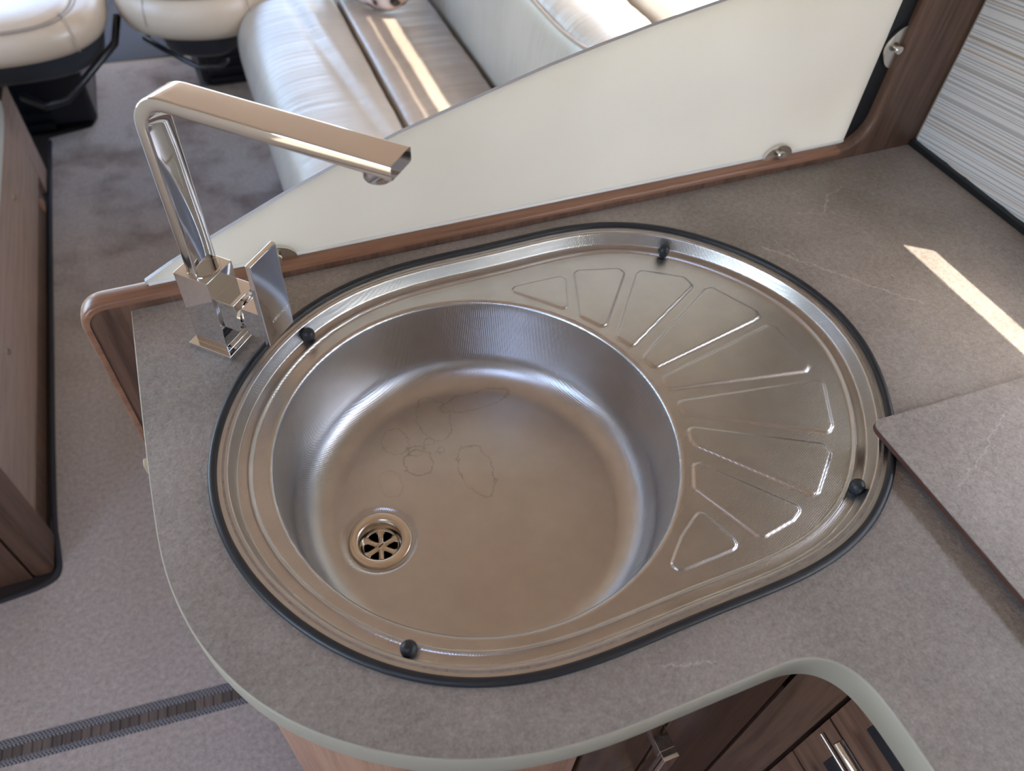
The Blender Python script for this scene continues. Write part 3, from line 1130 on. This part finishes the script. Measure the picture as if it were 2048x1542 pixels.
# screen
scr = thing('splash_screen', 'large frosted white acrylic splash screen with curved top behind the sink', 'screen', (0.2, 0.27, 0.015))
gt = [(-.241, .0155), (-.2405, .019), (-.212, .0345), (-.174, .052), (-.137, .0685), (-.101, .0845), (-.042, .108), (.017, .129), (.067, .144), (.116, .158), (.166, .172), (.217, .1845), (.268, .196), (.348, .2115), (.45, .228), (.52, .237), (.583, .243), (.583, .0155)]
GY0, GY1 = 0.0135, 0.0185
front = gt
bm = bmesh.new()
A = [bm.verts.new((u, py(u, GY0), v)) for u, v in gt]
B = [bm.verts.new((u, py(u, GY1), v)) for u, v in gt]
bm.faces.new(A)
bm.faces.new(B[::-1])
for i in range(len(gt)):
    j = (i + 1) % len(gt)
    f = bm.faces.new((A[i], B[i], B[j], A[j]))
    f.material_index = 1
bmobj('panel', bm, ['frost', 'acrylic_edge'], scr)
sweep('bottom_glint', [(x, py(x, GY0 - .0006), .0162) for x in np.linspace(-.238, .582, 24)], circ(.0020, 8), 'edge_glint', scr, label='bright white strip painting the light caught along the foot')  # white strip stands in for light caught by the acrylic edge
struct(boxes('trim_2', [(0.5835, 0.612, py(.6, .0136), py(.6, .0210), .012, 0.94)], 'black_gap'))


def clamp(cx, cz, ax, label):
    """half-moon screen clamp: two cheeks either side of the acrylic and a slotted screw; ax is the direction away from the frame"""
    t = thing('screen_clamp', label, 'clamp', (cx, py(cx, 0.01), cz), 'half-moon screen clamps')
    ca, sa = ax
    sc_ = 1.22 if ca else 1.0
    pts = [(0.0205 * sc_ * math.cos(a), 0.0180 * sc_ * math.sin(a)) for a in np.linspace(0, math.pi, 17)]
    def to3(u, v, w):
        # v along ax, u across it
        return (cx + v * ca + u * sa, py(cx, w), cz + v * sa - u * ca)
    prism('front_cheek', pts, 'nickel', t, to3=to3, w0=.0085, w1=.0128, r=.0006)
    prism('rear_cheek', pts, 'nickel', t, to3=to3, w0=.0190, w1=.0215, r=.0006)
    q = to3(0, .0075, .0086)
    lathe('screw_stem', [(0, 0), (.0028, 0), (.0028, .0042), (0, .0042)], 'nickel', t, q, axis=(0, -1, 0), n=20)
    q2 = to3(0, .0075, .0046)
    lathe('screw_head', [(0, 0), (.0052, 0), (.0052, .0016), (.0044, .0026), (0, .0026)], 'nickel', t, q2, axis=(0, -1, 0), n=20)
    return t


clamp(.481, .0135, (0, 1), 'half-moon nickel clamp at the foot of the screen, right of the sink')
clamp(-.118, .0135, (0, 1), 'half-moon nickel clamp at the foot of the screen, behind the tap lever')
clamp(.6065, .134, (-1, 0), 'half-moon nickel clamp on the upright walnut post')

# ------------------------------------------------------------------ kitchen cabinets
cab = thing('sink_cabinet', 'curved walnut base cabinet under the sink worktop', 'cabinet', (-0.05, 0, ZF))
ed = np.array(edge)
sel = [p for p in ed if p[1] > -0.2505 - 1 and p[0] < 0.165 and p[1] > -0.256]
sel = np.array(sel)
tg = np.gradient(sel, axis=0)
tg /= np.linalg.norm(tg, axis=1)[:, None]
nin = np.stack([-tg[:, 1], tg[:, 0]], 1)
if (nin[len(nin) // 3] @ (octr - sel[len(nin) // 3])) < 0:
    nin = -nin
def shell(name, lo, hi, z0, z1, mat, ins=0.016, th=0.016, **kw):
    p = sel[lo:hi] + nin[lo:hi] * ins
    q = sel[lo:hi] + nin[lo:hi] * (ins + th)
    poly = [tuple(a) for a in p] + [tuple(a) for a in q[::-1]]
    return prism(name, poly, mat, cab, w0=z0, w1=z1, r=0.0, smooth=30, **kw)
ns = len(sel)
i_flat = next(i for i in range(ns) if sel[i][0] > 0.0)
i_gap = next(i for i in range(ns) if sel[i][0] > 0.081)
shell('curved_panel', 0, i_flat, ZF + 0.002, -TH - .0005, 'door_wood', label='pale curved walnut panel')
dr = shell('door', i_flat, i_gap, ZF + 0.06, -TH - .006, 'stile_wood')  # dark walnut puts the shading of this front into the door colour
box('stile', 0.0835, 0.205, -.2345, -.2185, ZF + .06, -TH - .0005, 'stile_wood', cab, r=.0005)
hd = thing
hx, hy = 0.062, -0.2345
bm = bmesh.new()
for (bx0, bx1, by0, by1, bz0, bz1) in ((hx - .0065, hx + .0065, hy - .022, hy + .002, -.108, -.096), (hx - .0065, hx + .0065, hy - .022, hy + .002, -.240, -.228), (hx - .0065, hx + .0065, hy - .029, hy - .021, -.240, -.096)):
    g = bmesh.ops.create_cube(bm, size=1.0)['verts']
    bmesh.ops.scale(bm, vec=(bx1 - bx0, by1 - by0, bz1 - bz0), verts=g)
    bmesh.ops.translate(bm, vec=((bx0 + bx1) / 2, (by0 + by1) / 2, (bz0 + bz1) / 2), verts=g)
bevel_all(bm, .0009, 2)
wn_mod(bmobj('handle', bm, 'chrome', cab, 35, label='square chrome bow handle'))

drw = thing('drawer_unit', 'dark walnut drawer unit facing left under the right worktop', 'cabinet', (0.45, -0.75, ZF))
xp = 0.210
box('front_stile', xp, xp + .016, -.2740, -.236, ZF + .002, -TH - .0005, 'stile_wood', drw, r=.0006)
box('carcass', xp + .017, XW - .02, -1.22, -.215, ZF + .002, -TH - 0.17, 'drawer_wood', drw, r=0)
zt0 = -TH - 0.004
for k in range(4):
    z1 = zt0 - k * .0925
    z0 = z1 - .0895
    d = box('drawer', xp, xp + .015, -.72, -.2775, z0, z1, 'drawer_wood', drw, r=.0007)
    box('finger_plate', xp - .0012, xp + .001, -.56, -.300, z1 - .049, z1 - .024, 'plastic', d, r=.0005, label='dark plate behind the handle')
    zc2 = z1 - .064
    if k == 1:
        sweep('inlay_bar', [(xp - .002, -.283, z1 - .021), (xp - .002, -.56, z1 - .021)], circ(.0018, 8), 'nickel', d, smooth=60, label='thin metal inlay bar')
    hb = lathe('handle', [(0, 0), (.0036, 0), (.0045, .0009), (.0045, .2591), (.0036, .26), (0, .26)], 'chrome', d, (xp - .0195, -.298, zc2), axis=(0, -1, 0), n=20, label='chrome bar handle')
    for yy in (-.345, -.51):
        lathe('handle_post', [(.0032, 0), (.0032, .018)], 'chrome', d, (xp - .0185, yy, zc2), axis=(1, 0, 0), n=12)

# ------------------------------------------------------------------ carpets, hatch planks, cab mat
ta0, tb0 = (-0.741, 0.277), (-0.35, 0.242)       # far edge of the plank gap
sl_ = (tb0[1] - ta0[1]) / (tb0[0] - ta0[0])
gap_far = lambda x: 0.2775 + sl_ * (x + .741)
gap_near = lambda x: 0.2575 + sl_ * (x + .741)
pk = [bpy.data.meshes.new('plank') for _ in range(2)]
for k_, mnm in enumerate(('plank_a', 'plank_b')):
    bm = bmesh.new()
    bmesh.ops.create_cube(bm, size=1.0)
    bmesh.ops.scale(bm, vec=(.0146, .034, .007), verts=bm.verts)
    bevel_all(bm, .0007, 1)
    bm.to_mesh(pk[k_])
    bm.free()
    pk[k_].materials.append(M[mnm])
for i in range(46):
    x = -0.93 + i * 0.0154
    o = bpy.data.objects.new('plank', pk[(i * 7 // 3) % 2])
    C.objects.link(o)
    o.parent = floor
    o.location = Vector((x, (gap_far(x) + gap_near(x)) / 2, ZF - .0035 + random.uniform(-.0004, .0004) + H)) - floor.location
    o.rotation_euler = (0, 0, math.atan(sl_))
cp = thing('front_carpet', 'beige grey carpet running forward to the cab, with dark bound edges', 'carpet', (-0.4, 1.4, ZF))
fx1 = -0.10
left = [(-1.45, gap_far(-1.45) + .012), (0.3, gap_far(.3) + .012)]
right_side = [(0.3, 2.40), (-0.165, 2.42), (-0.175, 2.662), (-0.505, 2.677), (-0.512, 2.30), (-0.53, 2.25), (-0.66, 2.215), (-0.66, 0.70), (-0.652, 0.63), (-0.650, 0.60), (-0.655, 0.580), (-0.67, 0.572), (-1.45, 0.54)]
def slab(name, poly, z0, z1, mat, parent, r=0.003):
    return prism(name, poly, mat, parent, w0=z0, w1=z1, r=0, smooth=None)
slab('pile', left + right_side, ZF - .006, ZF, 'carpet', cp)
sweep('hatch_binding', [(x, gap_far(x) + .007, ZF - .002) for x in np.linspace(-1.4, .1, 12)], [(a, b) for a, b in circ(.0085, 12, 1, .55)], 'binding', cp, smooth=60, label='woven grey rope binding along the plank strip')
bpth = smooth_path([(-1.0, .552, ZF), (-.72, .563, ZF), (-.66, .571, ZF), (-.6445, .590, ZF), (-.648, .64, ZF), (-.6555, .72, ZF), (-.6565, 1.2, ZF), (-.6575, 1.96, ZF), (-.6575, 2.2, ZF)], 2)
sweep('bench_binding', bpth, circ(.0060, 10, 1, .8), 'binding_dark', cp, smooth=60, label='dark overlocked edge along the bench')
sweep('cab_binding', [(-.505, 2.674, ZF - .001), (-.34, 2.668, ZF - .001), (-.175, 2.660, ZF - .001)], circ(.006, 8, 1, .5), 'tab', cp, smooth=60)
rc = thing('rear_carpet', 'beige grey carpet nearest the viewer, below the plank strip', 'carpet', (-0.4, -0.5, ZF))
slab('pile', [(-1.45, gap_near(-1.45) - .010), (-1.45, -2.5), (0.3, -2.5), (0.3, gap_near(.3) - .010)], ZF - .006, ZF, 'carpet_b', rc)
sweep('hatch_binding', [(x, gap_near(x) - .0058, ZF - .002) for x in np.linspace(-1.4, .1, 12)], circ(.0070, 12, 1, .55), 'binding', rc, smooth=60, label='woven grey rope binding along the plank strip')
tag(box('cab_mat', -0.52, 0.4, 2.678, 3.6, ZF - .0055, ZF + .002, 'cab_mat', r=0.002), 'charcoal rubber cab floor mat beyond the carpet', 'mat')

# ------------------------------------------------------------------ left bench
bench = thing('bench', 'walnut bench base along the left side of the aisle', 'bench', (-1.0, 1.3, ZF))
box('side_panel', -0.681, -0.665, 0.69, 1.985, -0.838, -0.60, 'bench_wood', bench, r=.001)
box('plinth', -0.684, -0.6685, 0.69, 1.86, ZF + .0005, -0.839, 'bench_end', bench, r=.0006)  # darker walnut paints in the shade on the recessed plinth
box('corner_post', -0.690, -0.651, 0.588, 0.684, ZF + .0005, -0.588, 'bench_end', bench, r=.012, seg=4)
box('end_panel', -1.48, -0.692, 0.592, 0.608, ZF + .0005, -0.588, 'bench_end', bench, r=.0006)
box('far_board', -0.682, -0.664, 1.90, 2.02, ZF + .006, -0.60, 'bench_wood', bench, r=.001)
box('top_board', -1.48, -0.672, 0.60, 2.0, -0.600, -0.585, 'bench_wood', bench, r=.001)
for y in (1.018, 1.58):
    lathe('screw', [(0, .0055), (.0035, .0053), (.0074, .0034), (.0080, 0), (0, -.001)], 'nickel', bench, (-.665, y, -.693), axis=(1, 0, 0), n=20, label='chrome screw cap')
lathe('cable_cap', [(0, .006), (.014, .006), (.020, .003), (.021, 0), (0, -.001)], 'copper', bench, (-.6688, 1.80, -.872), axis=(1, 0, 0), n=28, label='round tan cap')


def superell(name, cx, cy, hw, hd, zp, mat, parent, p=2.6, n=96, rot=0.0, smooth=50, **kw):
    """rounded cushion: zp lists (inset, z) rows from bottom centre to top centre"""
    V, F = [], []
    k = len(zp)
    for (ins, z) in zp:
        for i in range(n):
            a = 2 * math.pi * i / n
            ca, sa = math.cos(a), math.sin(a)
            r_ = (abs(ca) ** p + abs(sa) ** p) ** (-1 / p)
            x, y = (hw - ins) * r_ * ca, (hd - ins) * r_ * sa
            V.append((cx + x * math.cos(rot) - y * math.sin(rot), cy + x * math.sin(rot) + y * math.cos(rot), z))
    for j in range(k - 1):
        for i in range(n):
            F.append((j * n + i, j * n + (i + 1) % n, (j + 1) * n + (i + 1) % n, (j + 1) * n + i))
    F.append(tuple(range(n))[::-1])
    F.append(tuple(range((k - 1) * n, k * n)))
    return pyd(name, V, F, mat, parent, smooth, **kw)


tag(superell('bench_cushion', -1.064, 1.28, 0.421, 0.66, [(.034, -.5845), (.006, -.589), (-.001, -.575), (0, -.53), (.004, -.47), (.006, -.45), (.03, -.435), (.12, -.43), (.25, -.428)], 'leather_pale', None, p=9),
    'pale leather bench cushion at the left picture edge', 'cushion')

# ------------------------------------------------------------------ cab seats
def cab_seat(cx, cy, hw, hd, zt, rot, px0, px1, py0, py1, label, p=2.7, th=.115, sin=.004):
    t = thing('swivel_chair', label, 'seat', (cx, cy, ZF), 'swivelled cab seats')
    zb = zt - th
    q_ = th / .115
    superell('cushion', cx, cy, hw, hd, [(.08, zb), (.030, zb + .003 * q_), (.012, zb + .014 * q_), (.003, zb + .034 * q_), (0, zb + .056 * q_), (.003, zb + .078 * q_), (.009, zb + .094 * q_), (.018, zb + .108 * q_), (.026, zt - .002), (.030, zt)], 'leather_n', t, p=p, rot=rot)
    ca, sa = math.cos(rot), math.sin(rot)
    iw, ih, shift = hw - .075, hd - .048, -.022
    ix, iy = cx - shift * sa, cy + shift * ca
    superell('seat_insert', ix, iy, iw, ih, [(-.004, zt - .010), (-.001, zt + .0005), (.006, zt + .007), (.022, zt + .012), (.08, zt + .016), (.15, zt + .009)], 'leather_n', t, p=p + .3, rot=rot)
    n = 90
    for ins, zz_ in ((-.004, zt + .0002), (-.014, zt - .0002)):
        ring = []
        for i in range(n):
            a = 2 * math.pi * i / n
            c_, s_ = math.cos(a), math.sin(a)
            r_ = (abs(c_) ** (p + .3) + abs(s_) ** (p + .3)) ** (-1 / (p + .3))
            x, y = (iw - ins) * r_ * c_, (ih - ins * .6) * r_ * s_
            ring.append((ix + x * ca - y * sa, iy + x * sa + y * ca, zz_))
        sweep('seam', ring, circ(.0024, 6), 'seam', t, closed=True, smooth=60)
    for f in (-.42, .62):
        u0 = f * hw
        pts = []
        for k in range(9):
            v = -hd * (.70 + .30 * k / 8) * (1 - abs(f) ** p) ** (1 / p) + .004
            z = zt + .003 - .07 * max(0, (k - 4) / 4) ** 2
            x, y = u0 * (1 + .02 * k), v - .004 * (k > 4)
            pts.append((cx + x * ca - y * sa, cy + x * sa + y * ca, z))
        sweep('side_seam', pts, circ(.0013, 6), 'seam', t, smooth=60)
    superell('seat_shell', cx, cy + .04, hw - sin, hd - .03, [(.13, zb - .095), (.06, zb - .09), (.035, zb - .07), (.022, zb - .02), (.020, zb + .006)], 'plastic_grey', t, p=3.0, rot=rot)
    box('pedestal', px0, px1, py0, py1, ZF + .002, zb - .12, 'plastic', t, r=.02, seg=3)
    box('turntable', (px0 + px1) / 2 - .17, (px0 + px1) / 2 + .17, py0 - .14, py1 - .04, zb - .125, zb - .096, 'plastic', t, r=.006)
    for k in range(3):
        box('foot_step', px0 + .03, px0 + (px1 - px0) * .72, py0 - .014 + .004 * k, py0 + .03, ZF + .004 + .035 * k, ZF + .030 + .035 * k, 'plastic', t, r=.006)
    for k in range(5):
        xx = px0 + .10 + k * .022
        box('vent_rib', xx, xx + .010, py0 - .006, py0 + .01, ZF + .135, ZF + .185, 'plastic', t, r=.003)
    return t


ls = cab_seat(-.613, 1.990, .275, .265, -.365, 0.0, -.96, -.505, 2.262, 2.76, 'cream leather cab seat at upper left beside the bench', 2.7, .088)
sweep('slide_bar', [(-.325, 1.99, -.455), (-.345, 1.90, -.485), (-.490, 1.775, -.560), (-.545, 1.775, -.57), (-.60, 1.84, -.57)], circ(.010, 10), 'plastic', ls, smooth=60, label='black slide bar')
rs = cab_seat(-.092, 2.034, .220, .255, -.352, -0.24, -.155, .33, 2.42, 2.9, 'cream leather cab seat beside the sofa end', 2.4, .115, .07)
sweep('slide_bar', [(-.215, 1.97, -.485), (-.262, 1.955, -.498), (-.270, 1.945, -.50), (-.225, 1.86, -.50), (-.150, 1.74, -.50), (-.10, 1.735, -.505), (-.075, 1.80, -.52)], circ(.0075, 10), 'plastic', rs, smooth=60, label='black wire slide bar')

# ------------------------------------------------------------------ sofa along the right side
sofa = thing('sofa', 'long cream leather lounge sofa behind the frosted screen', 'sofa', (0.33, 1.05, ZF))
YS0, YS1 = 0.30, 1.83


def loft(name, pts, mat, n_y=90, y0=YS0, y1=YS1, wav=0.0, round_end=0.02, it=3, seed=1, disp=None, **kw):
    """closed xz cross-section carried along y with soft ends and fine pleats"""
    P = smooth_path(pts, it, True)
    c = P.mean(0)
    V, F = [], []
    k = len(P)
    rg = np.random.RandomState(seed)
    ph = rg.uniform(0, 6.28, 8)
    for j in range(n_y + 1):
        t = j / n_y
        y = y0 + (y1 - y0) * t
        e = min(y - y0, y1 - y)
        s_ = 1.0 if e > round_end else (1 - (1 - e / round_end) ** 2 * 0.35)
        for i in range(k):
            q = c + (P[i] - c) * s_
            d = P[i] - c
            d = d / (np.linalg.norm(d) + 1e-9)
            w_ = wav * (math.sin(y * 61 + ph[0] + q[0] * 9) * .35 + math.sin(y * 143 + ph[1] - q[0] * 14) * .3 + math.sin(y * 23 + ph[2]) * .5)
            q2 = q + d * w_
            if disp:
                q2 = disp(q2, y)
            V.append((q2[0], y, q2[1]))
    for j in range(n_y):
        for i in range(k):
            F.append((j * k + i, j * k + (i + 1) % k, (j + 1) * k + (i + 1) % k, (j + 1) * k + i))
    F.append(tuple(range(k))[::-1])
    F.append(tuple(range(n_y * k, (n_y + 1) * k)))
    bm = bmesh.new()
    vs = [bm.verts.new(v) for v in V]
    for f in F:
        bm.faces.new([vs[i] for i in f])
    return bmobj(name, bm, mat, sofa, 60, **kw)


ZS = -0.38


def fold(q, y):
    x, z = q
    if z > ZS - .03:
        x0 = 0.19 - 0.10 * (y - 1.0)
        d = (x - x0) / 0.012
        z = z - 0.004 * math.exp(-d * d) + 0.004 * math.exp(-((x - x0 - .03) / .02) ** 2)
    return np.array((x, z))


loft('seat_front', [(.236, -.39), (.225, -.378), (.16, -.374), (.07, -.374), (.01, -.388), (-.026, -.425), (-.040, -.48), (-.038, -.56), (-.02, -.62), (.02, -.64), (.12, -.645), (.225, -.645), (.236, -.63), (.237, -.5)], 'leather', 130, wav=.0006, disp=fold, label='cream leather front roll')
loft('seat_rear', [(.484, -.39), (.470, -.379), (.40, -.376), (.30, -.376), (.256, -.380), (.243, -.392), (.241, -.46), (.243, -.6), (.26, -.645), (.36, -.65), (.47, -.645), (.484, -.6), (.486, -.5)], 'leather_tan', 130, wav=.0012, seed=3, label='taupe leather rear seat panel')
loft('backrest', [(.690, -.60), (.692, -.3), (.688, -.13), (.665, -.108), (.61, -.100), (.55, -.110), (.515, -.14), (.500, -.20), (.496, -.30), (.494, -.40), (.500, -.52), (.52, -.60), (.6, -.62)], 'leather', 130, wav=.0016, seed=5)
sweep('piping', [(.512 + .02 * math.exp(-((y - .8) / .1) ** 2), y, -.138 + .008 * math.exp(-((y - .8) / .1) ** 2)) for y in np.linspace(YS0 + .05, YS1 - .06, 60)], circ(.0035, 8), 'seam', sofa, smooth=60)
sweep('cross_seam', [(.498, .79, -.20), (.505, .795, -.15), (.522, .80, -.118), (.56, .81, -.101), (.61, .82, -.094), (.66, .825, -.104)], circ(.0045, 8), 'leather', sofa, smooth=60, label='double stitched cross seam')
box('base', 0.0, 0.69, YS0 + .02, YS1 - .02, ZF + .001, -.62, 'bench_end', sofa, r=.004)

# printed satin cushion leaning at the far end
pl_rows = []
n = 48
V, F = [], []
pc = Vector((.335, 1.760, -.188))
ux = Vector((-.5, .85, 0)).normalized()
uz = Vector((.15, .30, .94)).normalized()
un = ux.cross(uz).normalized()
uz = un.cross(ux).normalized()
G = 28
idx = {}
for side in (1, -1):
    for j in range(G + 1):
        for i in range(G + 1):
            a, b = -1 + 2 * i / G, -1 + 2 * j / G
            edge_ = (1 - abs(a) ** 3) * (1 - abs(b) ** 3)
            th_ = .055 * max(edge_, 0) ** .5 * (1 + .18 * math.sin(7 * a + 2) * math.cos(5 * b))
            pin = 1 - .10 * (1 - a * a) * b * b - .10 * (1 - b * b) * a * a
            p = pc + ux * (a * math.sqrt(1 - .36 * b ** 4) * .195) + uz * (b * math.sqrt(1 - .36 * a ** 4) * .195) + un * th_ * side
            V.append(p)
for s_ in (0, 1):
    o_ = s_ * (G + 1) ** 2
    for j in range(G):
        for i in range(G):
            q = [o_ + j * (G + 1) + i, o_ + j * (G + 1) + i + 1, o_ + (j + 1) * (G + 1) + i + 1, o_ + (j + 1) * (G + 1) + i]
            F.append(tuple(q if s_ == 0 else q[::-1]))
bm = bmesh.new()
vs = [bm.verts.new(v) for v in V]
for f in F:
    bm.faces.new([vs[i] for i in f])
bmesh.ops.remove_doubles(bm, verts=bm.verts, dist=.0005)
tag(bmobj('scatter_cushion', bm, 'satin_print', None, 60), 'dark and blush printed satin scatter cushion lying on the sofa', 'cushion')
